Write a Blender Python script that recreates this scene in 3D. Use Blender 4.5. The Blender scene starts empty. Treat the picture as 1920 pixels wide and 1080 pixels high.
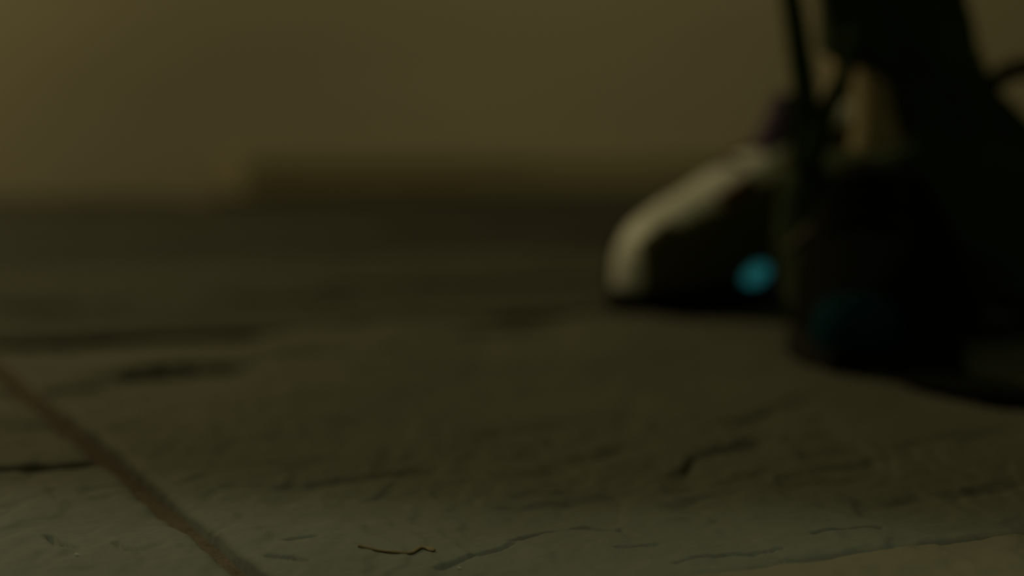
import bpy, bmesh, math, random
import numpy as np
from mathutils import Vector, Matrix

random.seed(4)
S = bpy.context.scene
C = S.collection

# ------------------------------------------------------------------ camera
CAM_H = 0.115
cd = bpy.data.cameras.new('camera')
cam = bpy.data.objects.new('camera', cd); C.objects.link(cam)
cd.sensor_width = 36.0
cd.lens = 3100.0 / 1920.0 * 36.0
cam.location = (0, 0, CAM_H)
cam.rotation_euler = (math.pi / 2 - math.atan(260.0 / 3100.0), 0, 0)
cd.clip_start = 0.02
cd.dof.use_dof = True
cd.dof.focus_distance = 0.47
cd.dof.aperture_fstop = 4.6
S.camera = cam

# ------------------------------------------------------------------ world (dim night sky)
w = bpy.data.worlds.new('night'); S.world = w
w.use_nodes = True
bg = w.node_tree.nodes['Background']
bg.inputs[0].default_value = (0.57, 0.62, 0.23, 1)
bg.inputs[1].default_value = 0.060

# ------------------------------------------------------------------ lamps
def aim(o, target):
    d = Vector(target) - o.location
    o.rotation_euler = d.to_track_quat('-Z', 'Y').to_euler()

def spot(name, loc, target, energy, color, size, angle, blend):
    l = bpy.data.lights.new(name, 'SPOT')
    l.energy = energy; l.color = color; l.shadow_soft_size = size
    l.spot_size = math.radians(angle); l.spot_blend = blend
    o = bpy.data.objects.new(name, l); C.objects.link(o)
    o.location = loc; aim(o, target)
    return o

def point(name, loc, energy, color, size):
    l = bpy.data.lights.new(name, 'POINT')
    l.energy = energy; l.color = color; l.shadow_soft_size = size
    o = bpy.data.objects.new(name, l); C.objects.link(o)
    o.location = loc
    return o

# street lantern far left behind the walker: lights the shoe tops and the paving
point('street_lantern_light', (-1.8, 2.85, 1.75), 66, (1.0, 0.84, 0.42), 0.12)
# added fill spot, unseen, brightening the wall towards the right
spot('wall_fill_light', (1.2, 3.0, 3.2), (1.2, 5.3, 0.4), 85, (1.0, 0.84, 0.43), 0.10, 80, 0.9)
# hooded lamp overhead behind the camera: pool of paler light on the nearest paving
spot('hooded_lamp_light', (-0.2, -0.58, 2.8), (-0.2, -0.58, 0), 72, (0.92, 1.0, 0.66), 0.035, 45, 0.16)

S.view_settings.view_transform = 'Standard'
S.view_settings.look = 'None'
S.view_settings.gamma = 1.0
S.view_settings.exposure = 0.0
S.view_settings.use_curve_mapping = False

# ------------------------------------------------------------------ helpers
def mat(name, c1, c2=None, scale=8.0, rough=0.8, bump=0.0, bscale=60.0, stretch=(1, 1, 1), detail=5, spec=0.3, sheen=0.0, bdist=0.002):
    m = bpy.data.materials.new(name); m.use_nodes = True
    nt = m.node_tree; b = nt.nodes['Principled BSDF']
    b.inputs['Roughness'].default_value = rough
    b.inputs['Specular IOR Level'].default_value = spec
    if sheen:
        b.inputs['Sheen Weight'].default_value = sheen
    tc = nt.nodes.new('ShaderNodeTexCoord')
    mp = nt.nodes.new('ShaderNodeMapping'); mp.inputs['Scale'].default_value = stretch
    nt.links.new(tc.outputs['Object'], mp.inputs['Vector'])
    if c2 is None:
        c2 = tuple(x * 0.8 for x in c1)
    n = nt.nodes.new('ShaderNodeTexNoise'); n.inputs['Scale'].default_value = scale; n.inputs['Detail'].default_value = detail
    r = nt.nodes.new('ShaderNodeValToRGB')
    r.color_ramp.elements[0].position = 0.32; r.color_ramp.elements[1].position = 0.68
    r.color_ramp.elements[0].color = (*c1, 1); r.color_ramp.elements[1].color = (*c2, 1)
    nt.links.new(mp.outputs[0], n.inputs['Vector'])
    nt.links.new(n.outputs['Fac'], r.inputs[0]); nt.links.new(r.outputs[0], b.inputs['Base Color'])
    if bump:
        n2 = nt.nodes.new('ShaderNodeTexNoise'); n2.inputs['Scale'].default_value = bscale; n2.inputs['Detail'].default_value = 6
        nt.links.new(mp.outputs[0], n2.inputs['Vector'])
        bp = nt.nodes.new('ShaderNodeBump'); bp.inputs['Strength'].default_value = bump; bp.inputs['Distance'].default_value = bdist
        nt.links.new(n2.outputs['Fac'], bp.inputs['Height']); nt.links.new(bp.outputs[0], b.inputs['Normal'])
    return m

M = {
    'stone_a': mat('riven_grey_stone', (0.155, 0.15, 0.12), (0.125, 0.12, 0.095), 9, 0.85, 0.6, 160, bdist=0.0012),
    'stone_b': mat('riven_brown_stone', (0.17, 0.145, 0.095), (0.13, 0.115, 0.08), 9, 0.85, 0.6, 160, bdist=0.0012),
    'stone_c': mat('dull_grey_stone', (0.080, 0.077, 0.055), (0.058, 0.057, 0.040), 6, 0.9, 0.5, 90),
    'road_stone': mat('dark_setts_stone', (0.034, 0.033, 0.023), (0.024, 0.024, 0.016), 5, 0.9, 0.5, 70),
    'mortar': mat('red_brown_joint_sand', (0.13, 0.085, 0.052), (0.09, 0.06, 0.038), 60, 0.95, 0.9, 400),
    'wall': mat('ochre_render', (0.315, 0.284, 0.216), (0.268, 0.238, 0.168), 1.1, 0.95, 0.3, 30, stretch=(0.5, 1, 2.2), detail=3),
    'step': mat('brown_step_stone', (0.225, 0.20, 0.125), (0.19, 0.17, 0.105), 3, 0.9, 0.4, 40),
    'pale': mat('pale_grey_leather', (0.90, 0.87, 0.87), (0.86, 0.83, 0.82), 14, 0.55, 0.2, 220),
    'panel': mat('charcoal_suede', (0.105, 0.095, 0.045), (0.085, 0.078, 0.036), 20, 0.95, spec=0.1),
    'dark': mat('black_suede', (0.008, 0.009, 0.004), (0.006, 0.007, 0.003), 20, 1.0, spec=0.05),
    'sole': mat('black_rubber', (0.010, 0.011, 0.006), (0.007, 0.008, 0.005), 30, 0.9, spec=0.1),
    'lace': mat('red_brown_lace', (0.14, 0.045, 0.025), (0.10, 0.034, 0.02), 60, 0.8),
    'teal': mat('teal_satin', (0.05, 0.60, 0.62), (0.04, 0.48, 0.54), 40, 0.30, spec=0.6),
    'darkteal': mat('dark_teal_leather', (0.001, 0.040, 0.065), (0.001, 0.032, 0.052), 30, 0.9, spec=0.05),
    'violet': mat('violet_knit', (0.10, 0.06, 0.13), (0.08, 0.045, 0.105), 50, 0.9, 0.4, 500),
    'cloth': mat('black_cloth', (0.036, 0.056, 0.018), (0.028, 0.044, 0.014), 25, 0.95, 0.3, 500),
    'band_brown': mat('lighter_brown', (0.10, 0.085, 0.05), (0.07, 0.06, 0.035), 60, 0.8),
    'skin': mat('skin', (0.50, 0.39, 0.24), (0.44, 0.34, 0.21), 10, 0.6, 0.1, 300),
    'twig': mat('dry_brown_stem', (0.24, 0.165, 0.085), (0.18, 0.12, 0.06), 90, 0.8),
    'grit': mat('pale_grit', (0.42, 0.40, 0.33), (0.34, 0.32, 0.26), 200, 0.8),
}

M['teal'].node_tree.nodes['Principled BSDF'].inputs['Emission Color'].default_value = (0.11, 0.90, 1.0, 1)
M['teal'].node_tree.nodes['Principled BSDF'].inputs['Emission Strength'].default_value = 0.07

def obj(name, verts, faces, m, parent=None, smooth=True):
    me = bpy.data.meshes.new(name)
    me.from_pydata([tuple(v) for v in verts], [], faces); me.update()
    if smooth:
        me.polygons.foreach_set('use_smooth', [True] * len(me.polygons))
    me.materials.append(M[m])
    o = bpy.data.objects.new(name, me); C.objects.link(o)
    if parent: o.parent = parent
    return o

def tag(o, label, cat, group=None):
    o['label'] = label; o['category'] = cat
    if group: o['group'] = group

def boxmesh(x0, x1, y0, y1, z0, z1):
    v = [(x0,y0,z0),(x1,y0,z0),(x1,y1,z0),(x0,y1,z0),(x0,y0,z1),(x1,y0,z1),(x1,y1,z1),(x0,y1,z1)]
    f = [(0,3,2,1),(4,5,6,7),(0,1,5,4),(1,2,6,5),(2,3,7,6),(3,0,4,7)]
    return v, f

def gridfaces(nu, nv, closed=False):
    fs = []
    for j in range(nv - 1):
        for i in range(nu if closed else nu - 1):
            a = j * nu + i; b = j * nu + (i + 1) % nu
            fs.append((a, b, b + nu, a + nu))
    return fs

# value noise on arrays
def hsh(ix, iy, seed):
    n = (ix.astype(np.int64) * 374761393 + iy.astype(np.int64) * 668265263 + seed * 974634777) & 0xffffffff
    n = ((n ^ (n >> 13)) * 1274126177) & 0xffffffff
    return ((n ^ (n >> 16)) & 0xffff) / 65535.0

def vnoise(x, y, seed=0):
    ix = np.floor(x); iy = np.floor(y); fx = x - ix; fy = y - iy
    fx = fx * fx * fx * (fx * (fx * 6 - 15) + 10); fy = fy * fy * fy * (fy * (fy * 6 - 15) + 10)
    a = hsh(ix, iy, seed); b = hsh(ix + 1, iy, seed); c = hsh(ix, iy + 1, seed); d = hsh(ix + 1, iy + 1, seed)
    return (a * (1 - fx) + b * fx) * (1 - fy) + (c * (1 - fx) + d * fx) * fy

def fbm(x, y, seed=0, octv=5):
    s = 0; a = 0.5
    for k in range(octv):
        s = s + a * vnoise(x * 2 ** k, y * 2 ** k, seed + k * 17); a *= 0.5
    return s

# ------------------------------------------------------------------ the setting
PHI = math.atan(0.461)                 # the paving runs at this angle to the camera axis
cu, su = math.cos(PHI), math.sin(PHI)
def W(u, v, z=0.0):                    # paving axes to world
    return (u * cu - v * su, u * su + v * cu, z)

v, f = [W(-6, -2, -0.03), W(9, -2, -0.03), W(9, 7, -0.03), W(-6, 7, -0.03)], [(0, 1, 2, 3)]
bx = []
for z in (-0.03, -0.014):
    bx += [W(-6, -2, z), W(9, -2, z), W(9, 7, z), W(-6, 7, z)]
floor = obj('floor', bx, [(0,3,2,1),(4,5,6,7),(0,1,5,4),(1,2,6,5),(2,3,7,6),(3,0,4,7)], 'mortar', smooth=False)
floor['kind'] = 'structure'

# relief of the riven stone: ledges that drop towards the camera (depth, recovery) and thin cracks; metres
LEDGES = [
    ([(-0.372,1.195),(-0.2885,1.22)], .0030,.06), ([(-0.298,0.955),(-0.2146,1.0016),(-0.159,1.022)], .0022,.05),
    ([(-0.193,0.835),(-0.1716,0.8513),(-0.150,0.870)], .0044,.030), ([(-0.2283,0.7708),(-0.201,0.8026)], .0018,.03),
    ([(-0.14,1.38),(0.0,1.45),(0.08,1.47)], .0035,.08), ([(-0.2,1.25),(-0.13,1.28)], .0026,.06),
    ([(-0.12,0.905),(-0.06,0.93)], .0015,.03),
    ([(-0.071,0.5427),(-0.0582,0.5557),(-0.0449,0.5722),(-0.0327,0.5887)], .0017,.022),
    ([(0.0964,0.6875),(0.1101,0.7041),(0.1282,0.7291)], .0028,.03),
    ([(0.0596,0.5694),(0.0665,0.5988),(0.0803,0.6147),(0.0951,0.6337)], .0026,.03),
    ([(0.1116,0.5789),(0.1284,0.5867),(0.1345,0.5968)], .0018,.02), ([(0.1458,0.5302),(0.1543,0.536),(0.1704,0.5427)], .0022,.02),
    ([(0.0226,0.5302),(0.0333,0.536)], .0016,.015), ([(0.0057,0.5789),(0.0134,0.5847)], .0014,.015),
    ([(-0.0439,0.496),(-0.0329,0.5018)], .0010,.012), ([(0.056,0.5183),(0.0659,0.5302)], .0018,.015),
    ([(-0.0321,0.9876),(0.0132,1.0161)], .0022,.04), ([(0.1154,0.5183),(0.1319,0.5302)], .0015,.015),
    ([(-0.0557,0.4996),(-0.0432,0.5069)], .0010,.012), ([(-0.05,0.53),(-0.03,0.538)], .001,.012),
    ([(0.02,0.60),(0.05,0.625)], .0014,.02), ([(0.00,0.66),(0.045,0.70)], .0015,.03), ([(0.10,0.60),(0.125,0.62)], .0012,.02),
    ([(0.15,0.62),(0.20,0.66)], .0018,.03), ([(0.09,0.545),(0.11,0.555)], .0010,.015), ([(-0.20,0.66),(-0.17,0.68)], .0014,.03),
]
CRACKS = [
    ([(0.0,0.4742),(0.0112,0.489),(0.0226,0.4932),(0.0319,0.4869),(0.0352,0.4768)], .0009,.0010),
    ([(-0.0202,0.4402),(-0.0105,0.4566),(0.0008,0.4716)], .0010,.0010),
    ([(-0.1331,0.469),(-0.1282,0.4596),(-0.1221,0.4536)], .0012,.0011), ([(-0.1112,0.4566),(-0.1073,0.4506),(-0.1035,0.4471)], .0009,.0009),
    ([(-0.0656,0.4436),(-0.061,0.4425),(-0.0563,0.4391)], .0015,.0013), ([(-0.0642,0.4659),(-0.0572,0.471)], .0008,.001),
    ([(0.045,0.442),(0.060,0.452),(0.075,0.4545)], .0009,.0010), ([(0.03,0.462),(0.042,0.466)], .0007,.0009),
    ([(0.088,0.472),(0.108,0.479)], .0009,.0011), ([(-0.094,0.476),(-0.088,0.470)], .0006,.0009),
    ([(0.0648,0.4536),(0.0729,0.4436),(0.0824,0.4402)], .0008,.001), ([(0.1114,0.4494),(0.1166,0.4436)], .001,.001),
]

def relief(X, Y, seed):
    # wandering of the drawn lines
    wob = (fbm(X * 40, Y * 40, 91, 4) - 0.47) * 0.016
    h = (fbm(X * 7, Y * 4.5, seed, 4) - 0.47) * 0.006
    t = fbm(X * 16 + 3, Y * 9, seed + 5, 5) * 9              # flaked layers
    fr = t - np.floor(t); h = h + (np.floor(t) + np.clip((fr - 0.80) / 0.20, 0, 1)) * 0.00075
    h = h + (fbm(X * 110, Y * 80, seed + 9, 4) - 0.47) * 0.0012
    for P, a, L in LEDGES:
        px = np.array([p[0] for p in P]); py = np.array([p[1] for p in P])
        if px.max() + .03 < X.min() or px.min() - .03 > X.max() or py.max() + .1 < Y.min() or py.min() - .2 > Y.max(): continue
        yl = np.interp(X, px, py) + wob * (1.7 if py[0] > 0.75 else 1.0)
        d = Y - yl
        endw = 0.030 if py[0] > 0.75 else 0.012
        wx = np.clip((X - px[0] + endw) / endw, 0, 1) * np.clip((px[-1] + endw - X) / endw, 0, 1)
        wx = wx * wx * (3 - 2 * wx)
        prof = np.where(d < 0, np.exp(np.clip(d / L, -20, 0)), np.clip(1 - d / (0.006 if py[0] > 0.75 else 0.010), 0, 1))
        h = h - (1.9 if py[0] > 0.75 else 0.85) * a * wx * prof
    for P, a, wd in CRACKS:
        for (x0, y0), (x1, y1) in zip(P[:-1], P[1:]):
            dx, dy = x1 - x0, y1 - y0; l2 = dx * dx + dy * dy
            tt = np.clip(((X - x0) * dx + (Y + wob * .15 - y0) * dy) / l2, 0, 1)
            dd = (X - x0 - tt * dx) ** 2 + (Y + wob * .15 - y0 - tt * dy) ** 2
            h = np.minimum(h, h * 0 + h - 2.8 * a * np.exp(-dd / (0.65 * wd * wd)))
    return h

def graded(a, b, fa, fb, fine, coarse):
    fa = max(a, fa); fb = min(b, fb)
    parts = []
    if fa > a: parts.append(np.linspace(a, fa, max(2, int((fa - a) / coarse)), endpoint=False))
    parts.append(np.linspace(fa, fb, max(2, int((fb - fa) / fine)), endpoint=False) if fb < b else np.linspace(fa, fb, max(2, int((fb - fa) / fine))))
    if fb < b: parts.append(np.linspace(fb, b, max(2, int((b - fb) / coarse))))
    return np.concatenate(parts)

def slab(u0, u1, v0, v1, us, vs, m, seed, rough_edge=0.0016, z0=0.0):
    cx, cy = (u0 + u1) / 2, (v0 + v1) / 2
    U, V = np.meshgrid(us, vs)
    ed = np.minimum(np.minimum(U - u0, u1 - U), np.minimum(V - v0, v1 - V))
    X = U * cu - V * su; Y = U * su + V * cu
    Z = relief(X, Y, seed) + z0
    Z = Z - 0.0022 * np.exp(-ed / 0.0016)
    k = np.clip(1 - ed / 0.02, 0, 1)
    ro = (fbm(X * 55, Y * 55, seed + 40, 4) - 0.47) * 2 * rough_edge * k
    U2 = U + ro; V2 = V + (fbm(X * 55 + 9, Y * 55, seed + 41, 4) - 0.47) * 2 * rough_edge * k
    nu, nv = len(us), len(vs)
    verts = np.stack([U2.ravel() - cx, V2.ravel() - cy, Z.ravel()], 1).tolist()
    I = np.arange(nu * nv).reshape(nv, nu)
    q = np.stack([I[:-1, :-1], I[:-1, 1:], I[1:, 1:], I[1:, :-1]], -1).reshape(-1, 4).tolist()
    rim = list(I[0, :]) + list(I[1:, -1]) + list(I[-1, -2::-1]) + list(I[-2:0:-1, 0])
    base = len(verts)
    for r in rim:
        x, y, z = verts[int(r)]; verts.append([x, y, -0.028])
    n = len(rim)
    for i in range(n):
        a, b = int(rim[i]), int(rim[(i + 1) % n])
        q.append([b, a, base + i, base + (i + 1) % n])
    o = obj('paving_slab', verts, q, m, floor)
    o.location = W(cx, cy, 0); o.rotation_euler = (0, 0, PHI)
    return o

J = 0.0045                                                   # half a joint
UC = 0.116                                                   # the long joint
A = np.linspace
# big slab right of the long joint, the nearest stones modelled finest
slab(UC + J, 0.916 - J, 0.3675 + 0.0012, 0.995 - J, graded(UC + J, 0.916 - J, UC, 0.42, .0011, .006), graded(0.3675 + 0.0012, 0.995 - J, 0.3, 0.60, .0011, .005), 'stone_a', 11)
slab(UC + J, 0.916 - J, -0.25 + J, 0.3675 - 0.0012, graded(UC + J, 0.916 - J, 0.2, 0.42, .0015, .008), graded(-0.25 + J, 0.3675 - 0.0012, 0.30, 0.38, .0015, .01), 'stone_b', 23, z0=0.0012)
slab(-0.684 + J, UC - J, -0.03 + J, 0.583, graded(-0.684 + J, UC - J, -0.05, UC, .0011, .008), graded(-0.03 + J, 0.583, 0.38, 0.60, .0011, .008), 'stone_a', 37)
slab(-0.684 + J, UC - J, 0.597, 1.209 - J, graded(-0.684 + J, UC - J, -0.06, UC, .003, .010), graded(0.597, 1.209 - J, 0.589, 0.9, .003, .010), 'stone_a', 41)
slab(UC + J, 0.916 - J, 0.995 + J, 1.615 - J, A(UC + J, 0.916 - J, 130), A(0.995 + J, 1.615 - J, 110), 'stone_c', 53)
# sand filling the long joint, level with the worn stone edges
vl = np.linspace(-0.2, 1.6, 700); ul = np.linspace(-0.008, 0.008, 7)
UU, VV = np.meshgrid(ul, vl)
ZZ = -0.0006 + (fbm(VV * 60, UU * 200, 7, 4) - .47) * 0.0024 - 30 * UU ** 2
pv = [W(UC + a, b, c) for a, b, c in zip(UU.ravel(), VV.ravel(), ZZ.ravel())]
js = obj('joint_sand', pv, gridfaces(7, 700), 'mortar', floor)
md = js.modifiers.new('thick', 'SOLIDIFY'); md.thickness = 0.009; md.offset = -1
uu = np.linspace(UC + 0.006, 0.91, 500)
UU, VV = np.meshgrid(ul, uu)
ZZ = -0.0020 + (fbm(VV * 60, UU * 200, 9, 4) - .47) * 0.0024 - 30 * UU ** 2
pv = [W(b, 0.3675 - a, c) for a, b, c in zip(UU.ravel(), VV.ravel(), ZZ.ravel())]
js = obj('joint_sand', pv, gridfaces(7, 500), 'stone_b', floor)
md = js.modifiers.new('thick', 'SOLIDIFY'); md.thickness = 0.009; md.offset = -1
# the rest of the paving: five stones, copied
protos = []
done = {(0, 0), (0, -1), (0, 1)}
def proto(k):
    while len(protos) <= k:
        i = len(protos)
        us = A(-0.4 + J, 0.4 - J, 50); vs = A(-0.31 + J, 0.31 - J, 44)
        U, V = np.meshgrid(us, vs)
        ed = np.minimum(0.4 - np.abs(U), 0.31 - np.abs(V))
        Z = (fbm(U * 5 + 7 * i, V * 6, 70 + i, 4) - 0.47) * 0.010 + (fbm(U * 20 + 7 * i, V * 14, 80 + i, 3) - .47) * 0.003 - 0.003 * np.exp(-ed / 0.006)
        n_u, n_v = 50, 44
        verts = np.stack([U.ravel(), V.ravel(), Z.ravel()], 1).tolist()
        I = np.arange(n_u * n_v).reshape(n_v, n_u)
        q = np.stack([I[:-1, :-1], I[:-1, 1:], I[1:, 1:], I[1:, :-1]], -1).reshape(-1, 4).tolist()
        rim = list(I[0, :]) + list(I[1:, -1]) + list(I[-1, -2::-1]) + list(I[-2:0:-1, 0])
        base = len(verts)
        for r in rim: verts.append([verts[int(r)][0], verts[int(r)][1], -0.028])
        for a in range(len(rim)):
            q.append([int(rim[(a + 1) % len(rim)]), int(rim[a]), base + a, base + (a + 1) % len(rim)])
        pr = {}
        me = bpy.data.meshes.new('paving_slab')
        me.from_pydata(verts, [], q); me.update(); me.polygons.foreach_set('use_smooth', [True] * len(me.polygons))
        for mm in ('stone_a', 'road_stone'):
            m2 = me.copy(); m2.name = 'paving_slab'; m2.materials.append(M[mm]); pr[mm] = m2
        protos.append(pr)
    return protos[k]
for col in range(-3, 5):
    for row in range(-2, 7):
        u0 = UC + col * 0.8
        odd = col % 2
        v0 = (0.371 if not odd else 0.589 - 0.62) + row * 0.62
        if col == 0 and row in (-1, 0, 1): continue
        if col == -1 and row in (0, 1): continue
        if v0 > 3.6: continue
        vc = v0 + 0.31
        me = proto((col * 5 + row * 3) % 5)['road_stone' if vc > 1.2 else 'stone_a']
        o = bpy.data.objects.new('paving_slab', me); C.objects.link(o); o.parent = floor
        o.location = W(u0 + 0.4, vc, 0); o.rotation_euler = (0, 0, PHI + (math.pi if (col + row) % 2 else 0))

# far wall parallel to the paving joints, and the low step in front of it
def ubox(name, u0, u1, v0, v1, z0, z1, m, nseg=0):
    cx, cy = (u0 + u1) / 2, (v0 + v1) / 2
    bm = bmesh.new()
    vv, ff = boxmesh(u0 - cx, u1 - cx, v0 - cy, v1 - cy, z0, z1)
    vs = [bm.verts.new(p) for p in vv]
    for fa in ff: bm.faces.new([vs[i] for i in fa])
    if nseg:
        bmesh.ops.bevel(bm, geom=bm.edges[:], offset=0.012, segments=nseg, affect='EDGES', profile=0.6)
    me = bpy.data.meshes.new(name); bm.to_mesh(me); bm.free(); me.materials.append(M[m])
    o = bpy.data.objects.new(name, me); C.objects.link(o)
    o.location = W(cx, cy, 0); o.rotation_euler = (0, 0, PHI)
    return o
wall = ubox('wall_back', -5, 8.5, 4.25, 4.55, -0.03, 4.0, 'wall'); wall['kind'] = 'structure'
step = ubox('trim_1', 1.10, 8.4, 3.96, 4.25, -0.004, 0.10, 'step', 2); step['kind'] = 'structure'

# ------------------------------------------------------------------ lofts
def loft(rings, cap=True):
    n = len(rings[0]); vs = [p for r in rings for p in r]
    fs = gridfaces(n, len(rings), True)
    if cap:
        fs.append(tuple(range(n - 1, -1, -1))); fs.append(tuple((len(rings) - 1) * n + i for i in range(n)))
    return vs, fs

def subsurf(o, k=1):
    md = o.modifiers.new('smooth', 'SUBSURF'); md.levels = k; md.render_levels = k
    return o

def strap(name, pts, width, thick, m, parent, flat=Vector((0, 1, 0))):
    """ribbon with thickness along a smoothed path"""
    P = [Vector(p) for p in pts]
    Q = []
    for i in range(len(P) - 1):
        p0 = P[max(i - 1, 0)]; p1 = P[i]; p2 = P[i + 1]; p3 = P[min(i + 2, len(P) - 1)]
        for k in range(6):
            t = k / 6
            Q.append(0.5 * ((2 * p1) + (p2 - p0) * t + (2 * p0 - 5 * p1 + 4 * p2 - p3) * t * t + (3 * p1 - p0 - 3 * p2 + p3) * t ** 3))
    Q.append(P[-1])
    rings = []
    for i, q in enumerate(Q):
        d = (Q[min(i + 1, len(Q) - 1)] - Q[max(i - 1, 0)]).normalized()
        a = d.cross(flat).normalized(); b = d.cross(a).normalized()
        t = i / (len(Q) - 1)
        ww = width(t) if callable(width) else width
        r = []
        for k in range(8):
            an = 2 * math.pi * k / 8
            r.append(q + a * (math.cos(an) * ww / 2) + b * (math.sin(an) * thick / 2))
        rings.append(r)
    vs, fs = loft(rings)
    return obj(name, vs, fs, m, parent)

# ------------------------------------------------------------------ the person: legs of someone walking, toe of the far shoe down
TOE1 = Vector((0.0745, 1.148, 0)); YAW1 = math.radians(25)       # far shoe
TOE2 = Vector((0.168, 0.817, 0)); DIR2 = Vector((0.27, 0.963, 0)).normalized()  # near boot, toe to the camera
person = bpy.data.objects.new('person', None); C.objects.link(person)
person.location = (0.25, 1.12, 0)
tag(person, 'person in ragged black trousers, one pale shoe and one black boot, stepping on the paving', 'person')
PINV = Matrix.Translation((-0.25, -1.12, 0))
def L(o):                                                         # keep world placement under the person
    o.matrix_parent_inverse = PINV
    return o

NR = 28
def shoe_sections(tab, fine=3):
    out = []
    for i in range(len(tab) - 1):
        for k in range(fine):
            t = k / fine; out.append([a * (1 - t) + b * t for a, b in zip(tab[i], tab[i + 1])])
    out.append(list(tab[-1]))
    return out

def lift(s, start, slope):
    d = max(0, s - start)
    return slope * (d * d / (d + 0.03))

def shoe_rings(tab, place, off=0.0, flat=0.55):
    rings = []
    for s, wd, zb, zt, oy in shoe_sections(tab):
        r = []
        for k in range(NR):
            an = 2 * math.pi * k / NR + math.pi / 2
            c, s_ = math.cos(an), math.sin(an)
            e = 0.62 if s_ < 0 else 0.80
            x = (wd + off) * math.copysign(abs(c) ** e, c)
            zc = zb + (zt - zb) * 0.38
            z = zc + ((zt + off - zc) if s_ > 0 else (zc - zb)) * math.copysign(abs(s_) ** e, s_)
            r.append(place(s, x + oy, z))
        rings.append(r)
    return rings

d1 = Vector((math.cos(YAW1), math.sin(YAW1), 0)); n1 = Vector((d1.y, -d1.x, 0))  # n1 points to the camera
def place1(s, y, z): return TOE1 + d1 * s + n1 * y + Vector((0, 0, z + lift(s, 0.05, 0.30)))
tab1 = [  # s, half width, bottom, top, sideways
    (0.000, 0.006, 0.014, 0.034, 0), (0.006, 0.022, 0.014, 0.052, 0), (0.018, 0.033, 0.014, 0.066, 0), (0.040, 0.041, 0.014, 0.080, 0.001),
    (0.075, 0.045, 0.014, 0.095, 0.002), (0.110, 0.043, 0.014, 0.104, 0.001), (0.145, 0.038, 0.014, 0.112, 0), (0.180, 0.036, 0.014, 0.118, 0),
    (0.220, 0.035, 0.014, 0.116, 0), (0.255, 0.033, 0.014, 0.112, 0), (0.274, 0.024, 0.016, 0.102, 0), (0.282, 0.010, 0.020, 0.085, 0)]
shoe = L(bpy.data.objects.new('shoe', None)); C.objects.link(shoe); shoe.parent = person; shoe.matrix_parent_inverse = PINV
shoe['label'] = 'pale leather shoe with dark side panel, toe pointing left'
rings = shoe_rings(tab1, place1)
vs, fs = loft(rings); subsurf(obj('upper', vs, fs, 'pale', shoe))
# dark side panels: offset shells either side
def panel(side):
    R = shoe_rings(tab1, place1, 0.0022)
    vs, fs = [], []
    secs = shoe_sections(tab1)
    idx = {}
    for j in range(len(R)):
        s = secs[j][0]
        if s < 0.005: continue
        top = 0.80 if s < 0.03 else (0.74 if s < 0.10 else 0.80)
        for k in range(NR):
            an = 2 * math.pi * k / NR + math.pi / 2
            c, sn = math.cos(an), math.sin(an)
            if c * side <= 0.12 or sn > top: continue
            idx[(j, k)] = len(vs); vs.append(R[j][k])
    for j in range(len(R) - 1):
        for k in range(NR):
            q = [(j, k), (j, (k + 1) % NR), (j + 1, (k + 1) % NR), (j + 1, k)]
            if all(a in idx for a in q): fs.append(tuple(idx[a] for a in q))
    o = obj('side_panel', vs, fs, 'panel', shoe)
    md = o.modifiers.new('thick', 'SOLIDIFY'); md.thickness = 0.002; md.offset = -1
    return o
panel(1); panel(-1)
# sole
def sole(tab, place, m, parent, h=0.016, grow=0.004, name='sole'):
    rings = []
    secs = shoe_sections(tab)
    for j, (s, wd, zb, zt, oy) in enumerate(secs):
        ww = wd + grow
        s2 = s - 0.004 if j < 2 else s
        pts = []
        for (a, z) in ((-1, 0.001), (-.5, 0.0), (0.5, 0.0), (1, 0.001), (1.0, h * .5), (1, h), (0, h + .003), (-1, h), (-1, h * .5)):
            pts.append(place(s2, a * ww + oy, z))
        rings.append(pts)
    vs, fs = loft(rings)
    return obj(name, vs, fs, m, parent)
sole(tab1, place1, 'sole', shoe)
# tongue, laces, teal badge
for i, s in enumerate((0.088, 0.108, 0.128)):
    hw = 0.026
    pts = []
    for t in (-1, -.6, -.2, .2, .6, 1):
        zt = np.interp(s, [a[0] for a in tab1], [a[3] for a in tab1]) - 0.012 * t * t - 0.0
        pts.append(place1(s + 0.004 * t, t * hw, float(zt) + 0.002))
    strap('lace', pts, 0.008, 0.004, 'lace', shoe, Vector((0, 0, 1)))
pts = [place1(0.060 + 0.026 * t, 0.036 - 0.001 * t, 0.078 + 0.009 * t) for t in (0, .33, .66, 1)]
strap('eyelet_strip', pts, 0.012, 0.012, 'lace', shoe, Vector((0, 1, 0)))
def badge(name, s, y, z, ln, ht, ang, m, parent, place):
    vs = []
    n = 14
    c = place(s, y, z)
    ca, sa = math.cos(ang), math.sin(ang)
    ex = Vector((1, 0, 0))
    for lay, k in ((-0.006, 1.0), (0.0045, 1.0), (0.005, 0.9)):
        for i in range(n):
            a = 2 * math.pi * i / n
            x, zz = math.cos(a) * ln * k, math.sin(a) * ht * k
            nn = Vector((0, -1, 0))
            vs.append(c + ex * (x * ca - zz * sa) + Vector((0, 0, 1)) * (x * sa + zz * ca) + nn * lay)
    fs = gridfaces(n, 3, True); fs.append(tuple(2 * n + i for i in range(n))); fs.append(tuple(range(n - 1, -1, -1)))
    o = obj(name, vs, fs, m, parent); return o
b_ = badge('light_badge', 0.079, 0.0515, 0.0250, 0.0100, 0.0060, math.radians(35), 'teal', shoe, place1); b_['label'] = 'small glowing teal light on the side panel'
badge('violet_badge', 0.090, 0.0505, 0.008, 0.010, 0.006, math.radians(60), 'violet', shoe, place1)

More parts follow.
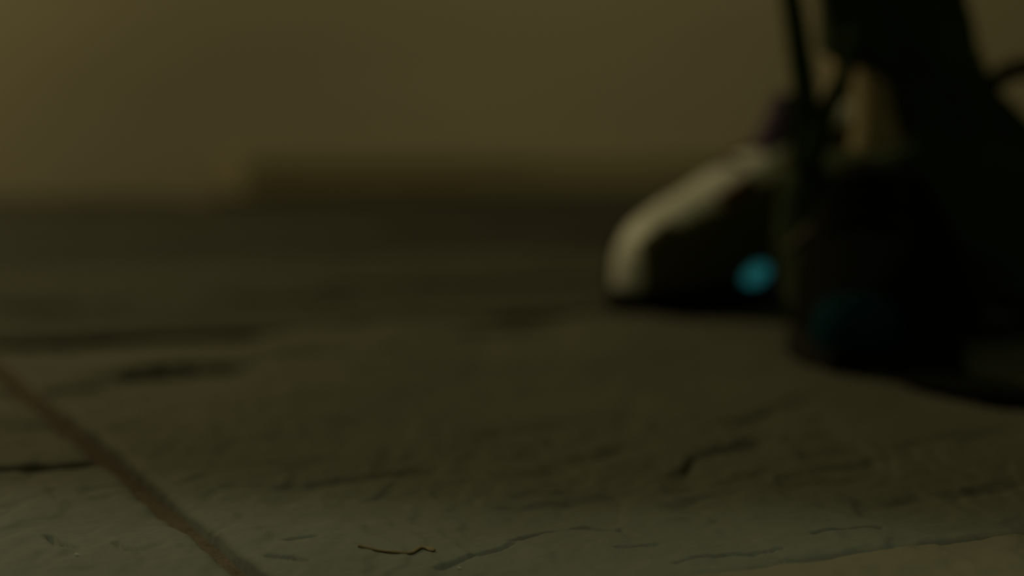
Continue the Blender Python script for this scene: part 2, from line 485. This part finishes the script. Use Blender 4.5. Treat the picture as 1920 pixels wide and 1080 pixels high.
# near boot
n2 = Vector((DIR2.y, -DIR2.x, 0))
def place2(s, y, z): return TOE2 + DIR2 * s + n2 * y + Vector((0, 0, z))
tab2 = [(0.000, 0.005, 0.012, 0.026, 0), (0.008, 0.013, 0.012, 0.034, 0), (0.022, 0.023, 0.012, 0.043, 0.002), (0.050, 0.036, 0.012, 0.056, 0.005),
        (0.085, 0.045, 0.012, 0.072, 0.007), (0.120, 0.044, 0.012, 0.092, 0.006), (0.150, 0.040, 0.012, 0.104, 0.003), (0.180, 0.038, 0.012, 0.110, 0),
        (0.225, 0.037, 0.012, 0.112, 0), (0.262, 0.034, 0.012, 0.110, 0), (0.278, 0.026, 0.013, 0.104, 0), (0.285, 0.010, 0.016, 0.10, 0)]
boot = bpy.data.objects.new('boot', None); C.objects.link(boot); boot.parent = person; boot.matrix_parent_inverse = PINV
boot['label'] = 'pointed black boot with dark teal toe, facing the camera'
vs, fs = loft(shoe_rings(tab2, place2)); subsurf(obj('upper', vs, fs, 'dark', boot))
sole(tab2, place2, 'sole', boot, 0.014, 0.003)
toe_tab = [r for r in tab2 if r[0] <= 0.023]
vs, fs = loft(shoe_rings([(a - 0.0008, b + .0005, c, d, e) for a, b, c, d, e in toe_tab], place2, 0.0022)); subsurf(obj('toe_cap', vs, fs, 'darkteal', boot))
for s in (0.092, 0.112, 0.132):
    zt = float(np.interp(s, [a[0] for a in tab2], [a[3] for a in tab2]))
    strap('lace', [place2(s, t * 0.024, zt + .003 - 0.012 * t * t) for t in (-1, -.5, 0, .5, 1)], 0.006, 0.004, 'dark', boot, Vector((0, 0, 1)))
bl = strap('boot_band', [place2(0.125 - 0.012 * t * t, 0.043 * t, 0.088 - 0.020 * t * t + 0.010 * t) for t in (-1, -.7, -.3, 0.1, .5)], 0.010, 0.005, 'band_brown', boot, Vector((0, 0, 1)))  # lighter brown band across the front of the boot

# trousers: waist, bent far leg cut short above the ankle, long ragged near leg
def tube(path, n=40, folds=0.004, seed=0):
    rings = []
    K = []
    for i in range(len(path) - 1):
        for k in range(5):
            t = k / 5; K.append([a * (1 - t) + b * t for a, b in zip(path[i], path[i + 1])])
    K.append(list(path[-1]))
    for j, (x, y, z, rx, ry) in enumerate(K):
        r = []
        for i in range(n):
            an = 2 * math.pi * i / n
            fo = folds * (math.sin(an * 5 + z * 40 + seed) + 0.6 * math.sin(an * 9 - z * 65 + seed * 2)) * min(1, rx / 0.05)
            r.append(Vector((x + math.cos(an) * (rx + fo), y + math.sin(an) * (ry + fo), z)))
        rings.append(r)
    return rings
near = tube([(0.20, 1.10, 0.95, 0.10, 0.11), (0.205, 1.06, 0.75, 0.085, 0.09), (0.215, 1.02, 0.50, 0.065, 0.068), (0.224, 1.02, 0.30, 0.050, 0.052), (0.229, 1.02, 0.21, 0.042, 0.048),
             (0.234, 1.02, 0.178, 0.042, 0.046), (0.256, 1.02, 0.156, 0.034, 0.045), (0.262, 1.03, 0.120, 0.034, 0.050), (0.259, 1.035, 0.100, 0.086, 0.060), (0.268, 1.04, 0.055, 0.098, 0.072), (0.272, 1.045, 0.020, 0.100, 0.074)], seed=1)
# ragged hem: uneven lower edge
for i in range(40):
    near[-1][i].z = max(0.003, 0.012 + 0.012 * math.sin(i * 1.7) + 0.008 * math.sin(i * 3.1))
far = tube([(0.28, 1.25, 0.95, 0.10, 0.11), (0.27, 1.22, 0.75, 0.085, 0.09), (0.25, 1.17, 0.52, 0.068, 0.070), (0.27, 1.22, 0.36, 0.060, 0.060), (0.275, 1.235, 0.275, 0.062, 0.060)], seed=3)
for i in range(40): far[-1][i].z += 0.012 * math.sin(i * 2.3)
waist = tube([(0.24, 1.18, 1.04, 0.15, 0.12), (0.24, 1.18, 0.98, 0.165, 0.155), (0.24, 1.175, 0.90, 0.165, 0.17), (0.24, 1.17, 0.84, 0.14, 0.16)], seed=5)
vs, fs = [], []
for R in (near, far, waist):
    a, b = loft(R, False); o_ = len(vs); vs += a; fs += [tuple(i + o_ for i in q) for q in b]
tr = L(obj('trousers', vs, fs, 'cloth', person)); tr['label'] = 'black cloth trousers with torn flared hem'
md = tr.modifiers.new('thick', 'SOLIDIFY'); md.thickness = 0.002

def hem(name, pts, wd, m='cloth', th=0.004, flat=Vector((0, 1, 0))):
    o = strap(name, pts, wd, th, m, tr, flat); return o
# torn strips hanging beside the ankle
hem('torn_or_shade_strip', [(0.192, 1.01, 0.36), (0.168, 1.0, 0.31), (0.162, 0.99, 0.235), (0.168, 0.985, 0.185), (0.173, 0.98, 0.145), (0.172, 0.975, 0.115), (0.180, 0.97, 0.085)], lambda t: 0.009 + 0.010 * t)
hem('torn_or_shade_strip', [(0.205, 0.985, 0.185), (0.193, 0.975, 0.155), (0.180, 0.97, 0.128), (0.174, 0.965, 0.105)], lambda t: 0.009 + 0.006 * t)
hem('torn_or_shade_strip', [(0.272, 1.0, 0.135), (0.285, 1.0, 0.150), (0.300, 1.0, 0.162), (0.325, 1.0, 0.165)], lambda t: 0.012)
hem('torn_or_shade_strip', [(0.278, 1.0, 0.15), (0.288, 1.0, 0.143), (0.300, 1.0, 0.130), (0.318, 1.0, 0.110), (0.335, 1.0, 0.085)], lambda t: 0.014 + 0.012 * t)

hem('torn_or_shade_strip', [(0.235, 0.97, 0.016), (0.222, 0.88, 0.008), (0.205, 0.80, 0.005), (0.212, 0.765, 0.005), (0.232, 0.735, 0.005), (0.262, 0.715, 0.005)], lambda t: (0.026 + 0.030 * t) * min(1, (1.02 - t) * 5), m='dark', th=0.006, flat=Vector((0, 0, 1)))  # added flat dark strip, imitating the boot's shadow on the paving
# bare legs inside the trousers, one skinned mesh
bmv = [((0.24, 1.18, 0.98), .12), ((0.21, 1.11, 0.90), .085), ((0.215, 1.02, 0.50), .052), ((0.224, 1.02, 0.30), .042), ((0.238, 1.02, 0.15), .030), ((0.235, 1.03, 0.08), .030), ((0.205, 0.94, 0.045), .026), ((0.185, 0.87, 0.030), .018),
       ((0.275, 1.24, 0.90), .085), ((0.25, 1.17, 0.52), .052), ((0.268, 1.225, 0.32), .046), ((0.268, 1.240, 0.17), .037), ((0.262, 1.238, 0.115), .032), ((0.19, 1.204, 0.075), .028), ((0.12, 1.17, 0.045), .022)]
edges = [(0,1),(1,2),(2,3),(3,4),(4,5),(5,6),(6,7),(0,8),(8,9),(9,10),(10,11),(11,12),(12,13),(13,14)]
me = bpy.data.meshes.new('body'); me.from_pydata([a for a, b in bmv], edges, []); me.update()
body = bpy.data.objects.new('body', me); C.objects.link(body); body.parent = person; body.matrix_parent_inverse = PINV
me.materials.append(M['skin'])
md = body.modifiers.new('skin', 'SKIN'); md.use_smooth_shade = True
for i, (a, b) in enumerate(bmv):
    me.skin_vertices[0].data[i].radius = (b, b)
me.skin_vertices[0].data[0].use_root = True
subsurf(body, 2)

# violet tongue standing up out of the pale shoe
tg = strap('tongue', [place1(0.112, 0.004, 0.092), place1(0.122, 0.004, 0.106), place1(0.130, 0.004, 0.119), place1(0.136, 0.004, 0.134)], lambda t: 0.036 - 0.012 * t * t, 0.020, 'violet', shoe, Vector((d1.x, d1.y, 0.0)))
tg['label'] = 'violet tongue of the pale shoe'

# ------------------------------------------------------------------ debris on the paving
def ground_z(x, y, seed=11):
    return float(relief(np.array([[x]]), np.array([[y]]), seed)[0, 0])
pts = [(-0.0431,0.4554),(-0.0373,0.4548),(-0.0327,0.4524),(-0.0283,0.4536),(-0.0256,0.459),(-0.0218,0.4584)]
tw = strap('dry_stem', [(x, y, ground_z(x, y) + 0.0005) for x, y in pts], lambda t: 0.0006 + 0.0008 * t + 0.0022 * max(0, 1 - abs(t - 0.93) / 0.08), 0.0009, 'twig', None, Vector((0, 0, 1)))
tag(tw, 'thin curled dry brown stem with a knobbed end lying on the near paving', 'twig')

def grit(x, y, r, label, seed):
    rnd = random.Random(seed)
    bm = bmesh.new(); bmesh.ops.create_icosphere(bm, subdivisions=2, radius=r)
    for v_ in bm.verts:
        v_.co *= 0.8 + 0.4 * rnd.random(); v_.co.z *= 0.7
    me = bpy.data.meshes.new('grit_stone'); bm.to_mesh(me); bm.free(); me.materials.append(M['grit'])
    o = bpy.data.objects.new('grit_stone', me); C.objects.link(o); o.location = (x, y, ground_z(x, y, 37 if x < -.08 else 11) + r * 0.5)
    tag(o, label, 'stone', 'grit on the near paving')
grit(-0.1180, 0.4405, 0.0006, 'tiny pale grit grain at the bottom edge left of the long joint', 1)
grit(-0.0143, 0.4405, 0.0005, 'tiny pale grit grain at the bottom edge below the curved crack', 2)
